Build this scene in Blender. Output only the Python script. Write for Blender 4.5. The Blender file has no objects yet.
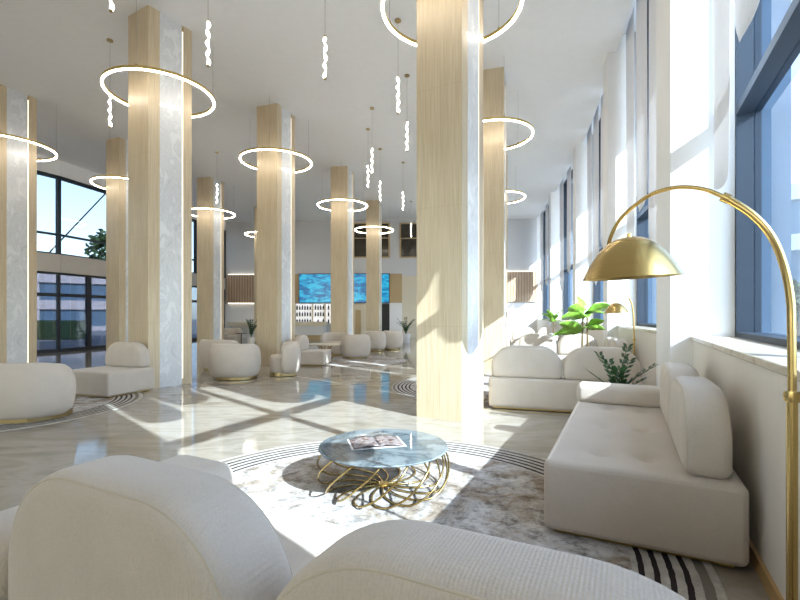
import bpy, bmesh, math, random
from mathutils import Vector, Matrix
random.seed(7)
S = bpy.context.scene
COL = S.collection
CAM_Z = 1.35
H = 6.97            # ceiling height
PI = math.pi
R = math.radians

def PX(px, py, d):
    """point seen at photo pixel (px,py) at depth d"""
    return Vector(((px - 400) / 450 * d, d, CAM_Z + (315 - py) / 450 * d))

# ------------------------------------------------------------------ materials
def new_mat(name):
    m = bpy.data.materials.new(name); m.use_nodes = True
    nt = m.node_tree
    return m, nt, nt.nodes['Principled BSDF'], nt.links.new

def obj_coords(nt, scale=(1, 1, 1)):
    tc = nt.nodes.new('ShaderNodeTexCoord'); mp = nt.nodes.new('ShaderNodeMapping')
    mp.inputs['Scale'].default_value = scale
    nt.links.new(tc.outputs['Object'], mp.inputs['Vector'])
    return mp.outputs['Vector']

def noise(nt, vec, scale, detail=4, rough=.55, dist=0):
    n = nt.nodes.new('ShaderNodeTexNoise')
    n.inputs['Scale'].default_value = scale; n.inputs['Detail'].default_value = detail
    n.inputs['Roughness'].default_value = rough; n.inputs['Distortion'].default_value = dist
    nt.links.new(vec, n.inputs['Vector'])
    return n.outputs['Fac']

def ramp(nt, fac, stops):
    r = nt.nodes.new('ShaderNodeValToRGB')
    el = r.color_ramp.elements
    while len(el) < len(stops): el.new(.5)
    for e, (p, c) in zip(el, stops):
        e.position = p; e.color = (*c, 1)
    nt.links.new(fac, r.inputs['Fac'])
    return r.outputs['Color']

def bump(nt, b, height, strength=.2, dist=.01):
    n = nt.nodes.new('ShaderNodeBump')
    n.inputs['Strength'].default_value = strength; n.inputs['Distance'].default_value = dist
    nt.links.new(height, n.inputs['Height']); nt.links.new(n.outputs['Normal'], b.inputs['Normal'])

def math_node(nt, op, a, b=None):
    n = nt.nodes.new('ShaderNodeMath'); n.operation = op
    for i, v in enumerate((a, b)):
        if v is None: continue
        if isinstance(v, (int, float)): n.inputs[i].default_value = v
        else: nt.links.new(v, n.inputs[i])
    return n.outputs[0]

def mixc(nt, fac, a, b, mode='MIX'):
    n = nt.nodes.new('ShaderNodeMix'); n.data_type = 'RGBA'; n.blend_type = mode
    for i, v in ((0, fac), (6, a), (7, b)):
        if isinstance(v, (int, float)): n.inputs[i].default_value = v
        elif isinstance(v, tuple): n.inputs[i].default_value = (*v, 1)
        else: nt.links.new(v, n.inputs[i])
    return n.outputs[2]

def plain(name, col, rough=.6, metal=0, spec=.5):
    m, nt, b, L = new_mat(name)
    v = obj_coords(nt)
    f = noise(nt, v, 6)
    L(ramp(nt, f, [(.3, tuple(c * .985 for c in col)), (.7, tuple(min(1, c * 1.01) for c in col))]), b.inputs['Base Color'])
    b.inputs['Roughness'].default_value = rough; b.inputs['Metallic'].default_value = metal
    b.inputs['Specular IOR Level'].default_value = spec
    return m

def emit(name, col, s):
    m, nt, b, L = new_mat(name)
    b.inputs['Base Color'].default_value = (*col, 1)
    b.inputs['Emission Color'].default_value = (*col, 1); b.inputs['Emission Strength'].default_value = s
    return m

M = {}
def build_materials():
    # painted plaster
    M['ceiling'] = plain('white_ceiling_paint', (.925, .925, .935), .75)
    M['plaster'] = plain('white_plaster', (.84, .83, .82), .7)
    M['grey_plaster'] = plain('grey_plaster', (.62, .615, .62), .7)
    M['band'] = plain('warm_grey_cladding', (.52, .49, .455), .6)
    # wallpaper under the sill
    m, nt, b, L = new_mat('cream_wallpaper')
    f = noise(nt, obj_coords(nt, (14, 14, .5)), 3, 5)
    L(ramp(nt, f, [(.3, (.74, .69, .61)), (.7, (.77, .72, .645))]), b.inputs['Base Color'])
    b.inputs['Roughness'].default_value = .6; bump(nt, b, f, .15); M['wallpaper'] = m
    # travertine-like wood cladding of the columns
    m, nt, b, L = new_mat('pale_grained_cladding')
    v = obj_coords(nt, (26, 26, .7)); f = noise(nt, v, 2.2, 6, .6)
    v2 = obj_coords(nt, (1.2, 1.2, .35)); g = noise(nt, v2, 2.0, 3)
    c1 = ramp(nt, f, [(.25, (.53, .42, .26)), (.5, (.635, .52, .35)), (.75, (.72, .62, .45))])
    c2 = ramp(nt, g, [(.3, (.90, .88, .86)), (.7, (1, 1, 1))])
    # panel joints every 1.55 m
    tc = nt.nodes.new('ShaderNodeTexCoord'); sp = nt.nodes.new('ShaderNodeSeparateXYZ'); L(tc.outputs['Object'], sp.inputs[0])
    md = math_node(nt, 'MODULO', math_node(nt, 'ADD', sp.outputs[2], .35), 1.55)
    ln = math_node(nt, 'LESS_THAN', md, .008)
    c3 = mixc(nt, 1.0, c1, c2, 'MULTIPLY')
    L(mixc(nt, math_node(nt, 'MULTIPLY', ln, .2), c3, (.30, .23, .15)), b.inputs['Base Color'])
    b.inputs['Roughness'].default_value = .42; bump(nt, b, f, .08); M['cladding'] = m
    # light grey marble panel
    m, nt, b, L = new_mat('pale_grey_marble')
    v = obj_coords(nt, (2.2, 2.2, 1.2)); f = noise(nt, v, 1.6, 8, .65, 1.2)
    L(ramp(nt, f, [(.3, (.58, .59, .60)), (.46, (.74, .75, .76)), (.5, (.66, .67, .68)), (.56, (.79, .80, .81)), (.8, (.84, .84, .84))]), b.inputs['Base Color'])
    b.inputs['Roughness'].default_value = .15; M['marble'] = m
    # polished floor
    m, nt, b, L = new_mat('polished_beige_marble_floor')
    v = obj_coords(nt, (.55, 1.5, 1)); f = noise(nt, v, 1.3, 9, .62, 1.6)
    c1 = ramp(nt, f, [(.25, (.24, .20, .15)), (.45, (.345, .305, .248)), (.55, (.41, .375, .32)), (.63, (.325, .285, .23)), (.8, (.46, .43, .38))])
    tc = nt.nodes.new('ShaderNodeTexCoord'); mp = nt.nodes.new('ShaderNodeMapping'); mp.inputs['Rotation'].default_value = (0, 0, R(22))
    L(tc.outputs['Object'], mp.inputs[0])
    br = nt.nodes.new('ShaderNodeTexBrick'); L(mp.outputs[0], br.inputs['Vector'])
    br.offset = 0; br.inputs['Scale'].default_value = 1; br.inputs['Brick Width'].default_value = 1.6; br.inputs['Row Height'].default_value = 1.6
    br.inputs['Mortar Size'].default_value = .002; br.inputs['Color1'].default_value = (1, 1, 1, 1); br.inputs['Color2'].default_value = (.94, .935, .93, 1)
    br.inputs['Mortar'].default_value = (.72, .70, .68, 1)
    L(mixc(nt, 1.0, c1, br.outputs['Color'], 'MULTIPLY'), b.inputs['Base Color'])
    b.inputs['Roughness'].default_value = .07; b.inputs['Specular IOR Level'].default_value = .7; M['floor'] = m
    # upholstery
    m, nt, b, L = new_mat('cream_ribbed_fabric')
    v = obj_coords(nt, (1, 1, 1)); f = noise(nt, v, 160, 3, .7); g = noise(nt, v, 5, 3)
    L(mixc(nt, .5, ramp(nt, f, [(.3, (.515, .445, .365)), (.7, (.65, .575, .49))]), ramp(nt, g, [(.3, (.55, .48, .40)), (.7, (.63, .555, .475))])), b.inputs['Base Color'])
    b.inputs['Roughness'].default_value = .95; b.inputs['Specular IOR Level'].default_value = .15
    b.inputs['Sheen Weight'].default_value = .25; wv = nt.nodes.new('ShaderNodeTexWave'); wv.wave_type = 'BANDS'; wv.bands_direction = 'X'; wv.inputs['Scale'].default_value = 42
    wv.inputs['Distortion'].default_value = .6; wv.inputs['Detail'].default_value = 1; L(v, wv.inputs['Vector'])
    bump(nt, b, math_node(nt, 'ADD', math_node(nt, 'MULTIPLY', wv.outputs['Fac'], .55), f), .40, .004); M['fabric'] = m
    M['piping'] = plain('cream_piping', (.57, .50, .395), .9, 0, .1)
    # metals
    for k, c, r in (('brass', (.55, .395, .155), .25), ('gold', (.70, .52, .20), .30), ('dull_gold', (.50, .385, .19), .38)):
        m, nt, b, L = new_mat(k)
        f = noise(nt, obj_coords(nt, (1, 1, 30)), 8)
        L(ramp(nt, f, [(.3, tuple(x * .9 for x in c)), (.7, c)]), b.inputs['Base Color'])
        b.inputs['Metallic'].default_value = 1; b.inputs['Roughness'].default_value = r; M[k] = m
    M['frame'] = plain('slate_blue_window_metal', (.030, .042, .060), .55, 0, .25)
    M['reveal'] = plain('blue_outer_reveal_metal', (.07, .12, .19), .4)
    M['black_frame'] = plain('black_door_metal', (.018, .02, .026), .4)
    M['cable'] = plain('thin_steel_cable', (.35, .35, .35), .4, 1)
    M['stone'] = plain('cream_sill_stone', (.76, .69, .58), .3)
    m, nt, b, L = new_mat('sill_travertine')
    f = noise(nt, obj_coords(nt, (1, 1, 3)), 5, 8, .65, .6)
    L(ramp(nt, f, [(.28, (.40, .31, .21)), (.45, (.58, .50, .38)), (.7, (.68, .61, .51))]), b.inputs['Base Color'])
    b.inputs['Roughness'].default_value = .25; M['stone'] = m
    M['baseboard'] = plain('oak_baseboard', (.50, .315, .125), .4)
    # slatted oak
    m, nt, b, L = new_mat('slatted_oak')
    tc = nt.nodes.new('ShaderNodeTexCoord'); sp = nt.nodes.new('ShaderNodeSeparateXYZ'); L(tc.outputs['Object'], sp.inputs[0])
    md = math_node(nt, 'MODULO', math_node(nt, 'ADD', sp.outputs[0], 50), .16)
    gap = math_node(nt, 'LESS_THAN', md, .035)
    f = noise(nt, obj_coords(nt, (9, 9, .6)), 3, 4)
    L(mixc(nt, gap, ramp(nt, f, [(.3, (.40, .275, .18)), (.7, (.56, .41, .285))]), (.24, .15, .09)), b.inputs['Base Color'])
    b.inputs['Roughness'].default_value = .5; M['oak'] = m
    M['plain_oak'] = plain('honey_oak', (.50, .36, .19), .5)
    M['dark_opening'] = plain('dark_bronze_glass', (.045, .036, .026), .15)
    # panes: transparent with surface reflection
    def glass(name, tint, extra):
        m = bpy.data.materials.new(name); m.use_nodes = True; nt = m.node_tree
        nt.nodes.remove(nt.nodes['Principled BSDF']); out = nt.nodes['Material Output']
        fr = nt.nodes.new('ShaderNodeFresnel'); fr.inputs['IOR'].default_value = 1.45
        tr = nt.nodes.new('ShaderNodeBsdfTransparent'); tr.inputs['Color'].default_value = (*tint, 1)
        gl = nt.nodes.new('ShaderNodeBsdfGlossy'); gl.inputs['Roughness'].default_value = .01
        mx = nt.nodes.new('ShaderNodeMixShader')
        ge = nt.nodes.new('ShaderNodeNewGeometry')
        front = math_node(nt, 'SUBTRACT', 1.0, ge.outputs['Backfacing'])
        nt.links.new(math_node(nt, 'MULTIPLY', math_node(nt, 'ADD', fr.outputs[0], extra), front), mx.inputs[0]); nt.links.new(tr.outputs[0], mx.inputs[1]); nt.links.new(gl.outputs[0], mx.inputs[2])
        nt.links.new(mx.outputs[0], out.inputs[0]); return m
    M['glass'] = glass('window_glass', (.74, .83, .92), .0)
    M['door_glass'] = glass('tinted_door_glass', (.26, .30, .36), .03)
    M['fill_glass'] = glass('warm_fill_window_glass', (.92, .90, .84), .0)  # warm-tinted panes for the added fill window behind the camera
    M['solar_glass'] = glass('solar_control_glass', (.42, .47, .50), .0)
    # sheer fabric
    m = bpy.data.materials.new('sheer_white_fabric'); m.use_nodes = True; nt = m.node_tree
    nt.nodes.remove(nt.nodes['Principled BSDF']); out = nt.nodes['Material Output']
    d = nt.nodes.new('ShaderNodeBsdfDiffuse'); t = nt.nodes.new('ShaderNodeBsdfTranslucent'); tp = nt.nodes.new('ShaderNodeBsdfTransparent')
    f = noise(nt, obj_coords(nt, (40, 40, 3)), 4)
    c = ramp(nt, f, [(.3, (.80, .79, .80)), (.7, (.88, .87, .87))])
    nt.links.new(c, d.inputs[0]); nt.links.new(c, t.inputs[0])
    a1 = nt.nodes.new('ShaderNodeMixShader'); a1.inputs[0].default_value = .20; nt.links.new(d.outputs[0], a1.inputs[1]); nt.links.new(t.outputs[0], a1.inputs[2])
    a2 = nt.nodes.new('ShaderNodeMixShader'); a2.inputs[0].default_value = .04; nt.links.new(a1.outputs[0], a2.inputs[1]); nt.links.new(tp.outputs[0], a2.inputs[2])
    nt.links.new(a2.outputs[0], out.inputs[0]); M['sheer'] = m
    # lights
    M['ring_light'] = emit('warm_led_diffuser', (1, .93, .82), RING_E)
    M['strip_light'] = emit('warm_led_strip', (1, .90, .74), .5)
    M['pendant_light'] = emit('frosted_lit_glass', (1, .93, .82), 6.0)
    M['cove_light'] = emit('cove_led', (1, .90, .74), 1.4)
    M['bulb'] = plain('frosted_bulb', (.9, .88, .82), .3)
    # rug
    m, nt, b, L = new_mat('grey_beige_ringed_rug')
    tc = nt.nodes.new('ShaderNodeTexCoord')
    wv = nt.nodes.new('ShaderNodeVectorMath'); wv.operation = 'LENGTH'
    sp = nt.nodes.new('ShaderNodeSeparateXYZ'); L(tc.outputs['Object'], sp.inputs[0])
    cb = nt.nodes.new('ShaderNodeCombineXYZ'); L(sp.outputs[0], cb.inputs[0]); L(sp.outputs[1], cb.inputs[1]); L(cb.outputs[0], wv.inputs[0])
    r0 = wv.outputs['Value']
    wob = noise(nt, obj_coords(nt), 14, 2)
    rr = math_node(nt, 'ADD', r0, math_node(nt, 'MULTIPLY', math_node(nt, 'SUBTRACT', wob, .5), .012))
    def band(c, w): return math_node(nt, 'LESS_THAN', math_node(nt, 'ABSOLUTE', math_node(nt, 'SUBTRACT', rr, c)), w)
    n1 = noise(nt, obj_coords(nt, (1.0, 1.0, 1)), 2.4, 8, .72, 1.0)
    n2 = noise(nt, obj_coords(nt, (1, 1, 1)), 9, 8, .8, .3)
    n3 = noise(nt, obj_coords(nt, (3, 14, 1)), 4, 6, .8, .4)
    fld = ramp(nt, n1, [(.30, (.17, .125, .085)), (.42, (.38, .315, .25)), (.52, (.52, .49, .465)), (.62, (.66, .645, .63)), (.75, (.42, .37, .31))])
    spk = ramp(nt, n2, [(.38, (.42, .40, .385)), (.5, (.95, .95, .95)), (.62, (1.08, 1.08, 1.08))])
    spk2 = ramp(nt, n3, [(.36, (.60, .57, .53)), (.46, (1, 1, 1))])
    fld = mixc(nt, 1.0, mixc(nt, 1.0, fld, spk, 'MULTIPLY'), spk2, 'MULTIPLY')
    edge = ramp(nt, n2, [(.35, (.36, .33, .285)), (.6, (.56, .535, .49))])
    col = mixc(nt, math_node(nt, 'GREATER_THAN', rr, 1.50), fld, edge)
    for c in (1.545, 1.615, 1.685, 1.755): col = mixc(nt, band(c, .0145), col, (.035, .025, .028))
    col = mixc(nt, band(1.835, .024), col, (.20, .175, .15))
    L(col, b.inputs['Base Color']); b.inputs['Roughness'].default_value = .95; b.inputs['Specular IOR Level'].default_value = .1
    bump(nt, b, n2, .3, .004); M['rug'] = m
    # table top
    m, nt, b, L = new_mat('blue_grey_marble_top')
    f = noise(nt, obj_coords(nt, (1, 1, 1)), 2.2, 7, .6, 1.4)
    L(ramp(nt, f, [(.28, (.06, .08, .095)), (.40, (.16, .205, .22)), (.45, (.09, .115, .13)), (.52, (.20, .24, .255)), (.7, (.27, .305, .315))]), b.inputs['Base Color'])
    b.inputs['Roughness'].default_value = .04; b.inputs['Specular IOR Level'].default_value = .8; M['table_top'] = m
    # leaves
    for k, a_, b_ in (('bright_leaf', (.10, .24, .025), (.30, .50, .07)), ('dark_leaf', (.010, .032, .010), (.03, .085, .025))):
        m, nt, b, L = new_mat(k)
        f = noise(nt, obj_coords(nt), 12)
        L(ramp(nt, f, [(.3, a_), (.7, b_)]), b.inputs['Base Color']); b.inputs['Roughness'].default_value = .35
        b.inputs['Subsurface Weight'].default_value = 0
        M[k] = m
    M['stem'] = plain('brown_green_stem', (.16, .105, .035), .6)
    M['pot'] = plain('white_ceramic_pot', (.72, .70, .67), .35)
    M['soil'] = plain('dark_soil', (.03, .022, .015), .9)
    M['paper'] = plain('printed_paper', (.72, .69, .66), .35)
    m, nt, b, L = new_mat('magazine_photo_page')
    f = noise(nt, obj_coords(nt, (5, 9, 1)), 2.5, 3)
    L(ramp(nt, f, [(.35, (.10, .06, .045)), (.45, (.26, .22, .215)), (.52, (.34, .31, .31)), (.60, (.13, .05, .035)), (.72, (.03, .025, .025))]), b.inputs['Base Color'])
    b.inputs['Roughness'].default_value = .25; M['page'] = m
    # video screen: rippling blue water
    m, nt, b, L = new_mat('blue_water_screen')
    f = noise(nt, obj_coords(nt, (.9, 1, 2.4)), 1.7, 5, .55, .8)
    c = ramp(nt, f, [(.25, (.01, .03, .08)), (.42, (.008, .12, .30)), (.52, (.01, .27, .50)), (.62, (.03, .46, .66)), (.78, (.01, .20, .42))])
    L(c, b.inputs['Emission Color']); b.inputs['Emission Strength'].default_value = .5; b.inputs['Base Color'].default_value = (.01, .02, .04, 1)
    b.inputs['Roughness'].default_value = .2; M['screen'] = m
    M['bar_front'] = plain('white_bar_front', (.70, .71, .72), .35)
    M['cream'] = plain('cream_lacquer', (.68, .60, .46), .45)
    M['bottle'] = plain('dark_bottle_glass', (.03, .028, .02), .1)
    M['backlit'] = emit('backlit_shelf', (.95, .96, 1), .28)
    # outdoors
    M['pavement'] = plain('pavement', (.34, .33, .32), .8)
    M['facade_white'] = plain('white_facade', (.62, .64, .66), .6)
    M['facade_glass'] = plain('blue_facade_glass', (.13, .20, .27), .15)
    M['facade_pink'] = plain('pale_pink_facade', (.60, .50, .48), .7)
    M['car_dark'] = plain('dark_car_paint', (.03, .035, .045), .2)
    M['tyre'] = plain('black_rubber', (.015, .015, .015), .8)
    M['bark'] = plain('bark', (.09, .065, .045), .9)
    M['hedge'] = plain('hedge_leaf', (.025, .06, .02), .7)
RING_E = 15.0
build_materials()

# ------------------------------------------------------------------ mesh helpers
class MB:
    def __init__(s): s.bm = bmesh.new()
    def box(s, x0, x1, y0, y1, z0, z1, bev=0, seg=2):
        r = bmesh.ops.create_cube(s.bm, size=1)
        for v in r['verts']:
            v.co = Vector((x0 + (v.co.x + .5) * (x1 - x0), y0 + (v.co.y + .5) * (y1 - y0), z0 + (v.co.z + .5) * (z1 - z0)))
        if bev:
            es = list({e for v in r['verts'] for e in v.link_edges})
            bmesh.ops.bevel(s.bm, geom=es, offset=bev, segments=seg, profile=.5, affect='EDGES')
        return s
    def prism(s, pts, z0, z1):
        a = [s.bm.verts.new((x, y, z0)) for x, y in pts]; b = [s.bm.verts.new((x, y, z1)) for x, y in pts]
        n = len(pts)
        s.bm.faces.new(a[::-1]); s.bm.faces.new(b)
        for i in range(n): s.bm.faces.new((a[i], a[(i + 1) % n], b[(i + 1) % n], b[i]))
        return s
    def lathe(s, prof, seg=32, axis_pt=(0, 0, 0), closed=False):
        ox, oy, oz = axis_pt; rings = []
        for r, z in prof:
            if r < 1e-5: rings.append([s.bm.verts.new((ox, oy, oz + z))])
            else: rings.append([s.bm.verts.new((ox + r * math.cos(2 * PI * i / seg), oy + r * math.sin(2 * PI * i / seg), oz + z)) for i in range(seg)])
        pairs = list(zip(rings, rings[1:]))
        if closed: pairs.append((rings[-1], rings[0]))
        for a, b in pairs:
            for i in range(seg):
                j = (i + 1) % seg
                f = [a[i % len(a)], a[j % len(a)], b[j % len(b)], b[i % len(b)]]
                u = []
                for v in f:
                    if v not in u: u.append(v)
                if len(u) > 2:
                    try: s.bm.faces.new(u)
                    except ValueError: pass
        return s
    def tube(s, pts, rad, seg=8, closed=False, cap=True):
        pts = [Vector(p) for p in pts]; n = len(pts)
        rads = rad if isinstance(rad, (list, tuple)) else [rad] * n
        rings = []; up = None
        for i, p in enumerate(pts):
            a = pts[(i - 1) % n] if (closed or i > 0) else p
            b = pts[(i + 1) % n] if (closed or i < n - 1) else p
            t = (b - a).normalized()
            if up is None:
                up = Vector((0, 0, 1)) if abs(t.z) < .9 else Vector((1, 0, 0))
            up = (up - t * up.dot(t))
            if up.length < 1e-6: up = t.orthogonal()
            up.normalize(); sd = t.cross(up)
            rings.append([s.bm.verts.new(p + (up * math.cos(2 * PI * k / seg) + sd * math.sin(2 * PI * k / seg)) * rads[i]) for k in range(seg)])
        pr = list(zip(rings, rings[1:]))
        if closed: pr.append((rings[-1], rings[0]))
        for a, b in pr:
            for k in range(seg):
                s.bm.faces.new((a[k], a[(k + 1) % seg], b[(k + 1) % seg], b[k]))
        if cap and not closed:
            s.bm.faces.new(rings[0][::-1]); s.bm.faces.new(rings[-1])
        return s
    def rbox(s, x0, x1, y0, y1, z0, z1, r, res=.06, rz=None, fn=None):
        """soft rounded box made of six grids"""
        lo = Vector((x0, y0, z0)); hi = Vector((x1, y1, z1)); ilo = lo + Vector((r,) * 3); ihi = hi - Vector((r,) * 3)
        def lines(a, b):
            k = 5; e = [a + r * (1 - math.cos(PI / 2 * i / k)) for i in range(k + 1)]
            m = max(1, int((b - a - 2 * r) / res)); mid = [a + r + (b - a - 2 * r) * i / m for i in range(1, m)]
            return e + mid + [b - (x - a) for x in e[::-1]]
        L3 = [lines(lo[i], hi[i]) for i in range(3)]; new = []
        for ax in range(3):
            u, v = (ax + 1) % 3, (ax + 2) % 3
            for side in (0, 1):
                g = []
                for a in L3[u]:
                    row = []
                    for b in L3[v]:
                        p = Vector((0, 0, 0)); p[ax] = (lo, hi)[side][ax]; p[u] = a; p[v] = b
                        q = Vector((min(max(p.x, ilo.x), ihi.x), min(max(p.y, ilo.y), ihi.y), min(max(p.z, ilo.z), ihi.z)))
                        w = p - q
                        if w.length > 1e-9: p = q + w.normalized() * r
                        if fn: p = fn(p, ax == 2 and side == 1)
                        vt = s.bm.verts.new(p); row.append(vt); new.append(vt)
                    g.append(row)
                for i in range(len(g) - 1):
                    for j in range(len(g[0]) - 1):
                        f = (g[i][j], g[i + 1][j], g[i + 1][j + 1], g[i][j + 1])
                        s.bm.faces.new(f if side else f[::-1])
        bmesh.ops.remove_doubles(s.bm, verts=new, dist=1e-5)
        return s
    def slab(s, outline, t, r=.05, puff=.015, origin=(0, 0, 0)):
        """upright soft slab: outline in (x,z), thickness t along y, rims rounded by r"""
        n = len(outline); o = [Vector((x, z)) for x, z in outline]; c = sum(o, Vector((0, 0))) / n
        nor = []
        for i in range(n):
            e = (o[(i + 1) % n] - o[i - 1]).normalized(); nor.append(Vector((-e.y, e.x)))
        if (o[0] - c).dot(nor[0]) > 0: nor = [-x for x in nor]
        layers = []
        def half(sign):
            out = []
            for k in range(5):
                a = PI / 2 * k / 4
                out.append(([o[i] + nor[i] * r * (1 - math.cos(a)) for i in range(n)], sign * (t / 2 - r + r * math.sin(a))))
            base = out[-1][0]
            for q in (.9, .8, .66, .5, .34, .18, .06):
                out.append(([c + (b - c) * q for b in base], sign * (t / 2 + puff * (1 - q * q))))
            return out
        A = half(-1)[::-1]; B = half(1)
        ox, oy, oz = origin; rings = [[s.bm.verts.new((ox + p.x, oy + y, oz + p.y)) for p in pts] for pts, y in A + B]
        for a, b in zip(rings, rings[1:]):
            for i in range(n):
                s.bm.faces.new((a[i], a[(i + 1) % n], b[(i + 1) % n], b[i]))
        s.bm.faces.new(rings[0][::-1]); s.bm.faces.new(rings[-1])
        return s
    def quadgrid(s, fn, nu, nv):
        g = [[s.bm.verts.new(fn(i / nu, j / nv)) for j in range(nv + 1)] for i in range(nu + 1)]
        for i in range(nu):
            for j in range(nv): s.bm.faces.new((g[i][j], g[i + 1][j], g[i + 1][j + 1], g[i][j + 1]))
        return s
    def build(s, name, mat, parent=None, smooth=False, loc=None, rz=0):
        bmesh.ops.recalc_face_normals(s.bm, faces=s.bm.faces[:])
        me = bpy.data.meshes.new(name); s.bm.to_mesh(me); s.bm.free()
        me.materials.append(mat)
        if smooth:
            for p in me.polygons: p.use_smooth = True
            if smooth != 'all': 
                try: me.set_sharp_from_angle(angle=R(38))
                except Exception: pass
        o = bpy.data.objects.new(name, me); COL.objects.link(o)
        if parent: o.parent = parent
        if loc is not None: o.location = loc
        if rz: o.rotation_euler.z = rz
        return o

def spline(pts, n=8):
    out = []; P_ = [Vector(p) for p in pts]
    for i in range(len(P_) - 1):
        p0 = P_[max(0, i - 1)]; p1 = P_[i]; p2_ = P_[i + 1]; p3_ = P_[min(len(P_) - 1, i + 2)]
        for k in range(n):
            t = k / n
            out.append(.5 * ((2 * p1) + (p2_ - p0) * t + (2 * p0 - 5 * p1 + 4 * p2_ - p3_) * t * t + (3 * p1 - p0 - 3 * p2_ + p3_) * t ** 3))
    out.append(P_[-1]); return out
def tag(o, label, cat, group=None, kind=None):
    o['label'] = label; o['category'] = cat
    if group: o['group'] = group
    if kind: o['kind'] = kind
    return o
def empty(name, loc=(0, 0, 0), rz=0):
    o = bpy.data.objects.new(name, None); COL.objects.link(o); o.location = loc; o.rotation_euler.z = rz
    o.empty_display_size = .2
    return o
def thing(name, label, cat, loc=(0, 0, 0), rz=0, group=None):
    return tag(empty(name, loc, rz), label, cat, group)
def structure(o):
    o['kind'] = 'structure'; return o
def copy_thing(src, loc, rz, label, group=None):
    c = src.copy(); COL.objects.link(c); c.location = loc; c.rotation_euler.z = rz; c['label'] = label
    if group: c['group'] = group
    for ch in list(src.children):
        k = ch.copy(); COL.objects.link(k); k.parent = c
        for g in list(ch.children):
            q = g.copy(); COL.objects.link(q); q.parent = k
    return c
def yaw(dx, dy):            # rotation that turns local +y to (dx,dy)
    return math.atan2(-dx, dy)

# ------------------------------------------------------------------ plan of the hall
D1 = Vector((.4478, .894)); N1 = Vector((.894, -.4478))     # along / outwards, nearest right-hand bay
A1 = Vector((3.07, 4.72))                                    # parapet of the near bay meets its far pilaster
pil = [dict(c=Vector((2.975, 5.05)), a=21), dict(c=Vector((4.44, 9.63)), a=16), dict(c=Vector((5.82, 14.93)), a=13), dict(c=Vector((6.88, 20.55)), a=10)]
PW, PO = .58, .20            # pilaster width, how far it stands in front of the parapet
def dirs(a): return Vector((math.sin(R(a)), math.cos(R(a)))), Vector((math.cos(R(a)), -math.sin(R(a))))
bays = []                    # (start, end) of each parapet line
B0 = A1 - D1 * 5.08
bays.append((B0, A1))
for i, p in enumerate(pil):
    d, n = dirs(p['a']); st = p['c'] + d * PW + n * PO
    if i + 1 < len(pil):
        d2, n2 = dirs(pil[i + 1]['a']); en = pil[i + 1]['c'] + n2 * PO
    else: en = Vector((8.0, 26.3))
    bays.append((st, en))
Z0 = B0 - D1 * PW
bays.append((Z0 - D1 * 5.2, Z0))
Z1 = Z0 - D1 * (5.2 + PW)
bays.append((Z1 - D1 * 5.2, Z1))
LEFT = [Vector((-10.45, 27.0)), Vector((-11.3, 21.2)), Vector((-12.4, 16.4)), Vector((-14.6, 11.8)), Vector((-17.4, 6.2)), Vector((-20.6, 0)), Vector((-23, -5))]
BACKR = Z1 - D1 * 5.2
order = [bays[6], bays[5], bays[0], bays[1], bays[2], bays[3], bays[4]]
right_line = [p for b in order for p in b]
def off(p, q, t):
    d = (q - p).normalized(); n = Vector((d.y, -d.x)); return n * t
right_out = [p + off(b[0], b[1], .95) for b in order for p in b]
FARR = Vector((8.0, 26.3))

poly_c = [tuple(p) for p in right_line] + [tuple(p) for p in LEFT]
poly_o = [tuple(p) for p in right_out] + [(9.8, 29), (-11.3, 29)] + [tuple(p + Vector((-.45, 0))) for p in LEFT]
structure(MB().prism(poly_o, -.20, 0).build('floor', M['floor']))
ceil = structure(empty('ceiling'))
MB().prism(poly_c, H, H + .34).build('ceiling_slab', M['ceiling'], ceil)
MB().prism(poly_o, H + .34, H + .55).build('roof_slab', M['ceiling'], ceil)

# ------------------------------------------------------------------ right-hand window wall
SILL = 1.13; TRZ = 3.35; WT = H + .34
wall_r = structure(empty('wall_right')); base_r = structure(empty('baseboard_right'))
def local_frame(p, q):
    d = q - p
    return math.atan2(d.y, d.x), d.length
def at(o, p, a): o.location = (p.x, p.y, 0); o.rotation_euler.z = a; return o
win_names = {0: 'window_1', 1: 'window_2', 2: 'window_3', 3: 'window_4', 4: 'window_5', 5: 'window_6', 6: 'window_7'}
for i, (p, q) in enumerate(bays):
    a, L = local_frame(p, q)           # local x along the bay, local -y outwards
    if i > 4:
        at(MB().box(0, L, -.72, 0, 0, H + .34).build('solid_bay', M['plaster'], wall_r), p, a); continue
    at(MB().box(0, L, -.72, 0, 0, SILL - .045).build('parapet', M['wallpaper'], wall_r), p, a)
    at(MB().box(0, L, -.50, .018, SILL - .045, SILL, .006).build('sill', M['stone'], wall_r), p, a)
    at(MB().box(0, L, 0, .018, 0, .085).build('baseboard', M['baseboard'], base_r), p, a)
    w = structure(empty(win_names[i])); at(w, p, a)
    f0, f1 = -.56, -.36
    for x in (0, L - .075): MB().box(x, x + .075, f0, f1, SILL, WT).build('jamb_frame', M['frame'], w)
    mx = L / 2 - (.09 if i == 0 else 0)
    for x in (0, L - .02): MB().box(x, x + .02, -.80, f0, SILL - .05, WT).build('outer_reveal', M['reveal'], w)
    MB().box(mx - .04, mx + .04, f0, f1, SILL, WT).build('mullion', M['frame'], w)
    for x0, x1 in ((.075, mx - .04), (mx + .04, L - .075)):
        MB().box(x0, x1, f0, f1, TRZ, TRZ + .085).build('transom', M['frame'], w)
        MB().box(x0, x1, f0, f1, SILL, SILL + .05).build('bottom_rail', M['frame'], w)
        MB().box(x0, x1, f0, f1, WT - .06, WT).build('top_rail', M['frame'], w)
        for z0, z1 in ((SILL + .05, TRZ), (TRZ + .085, WT - .06)):
            MB().box(x0, x1, f0 + .05, f0 + .062, z0, z1).build('glass_pane', M['glass'], w)
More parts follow.
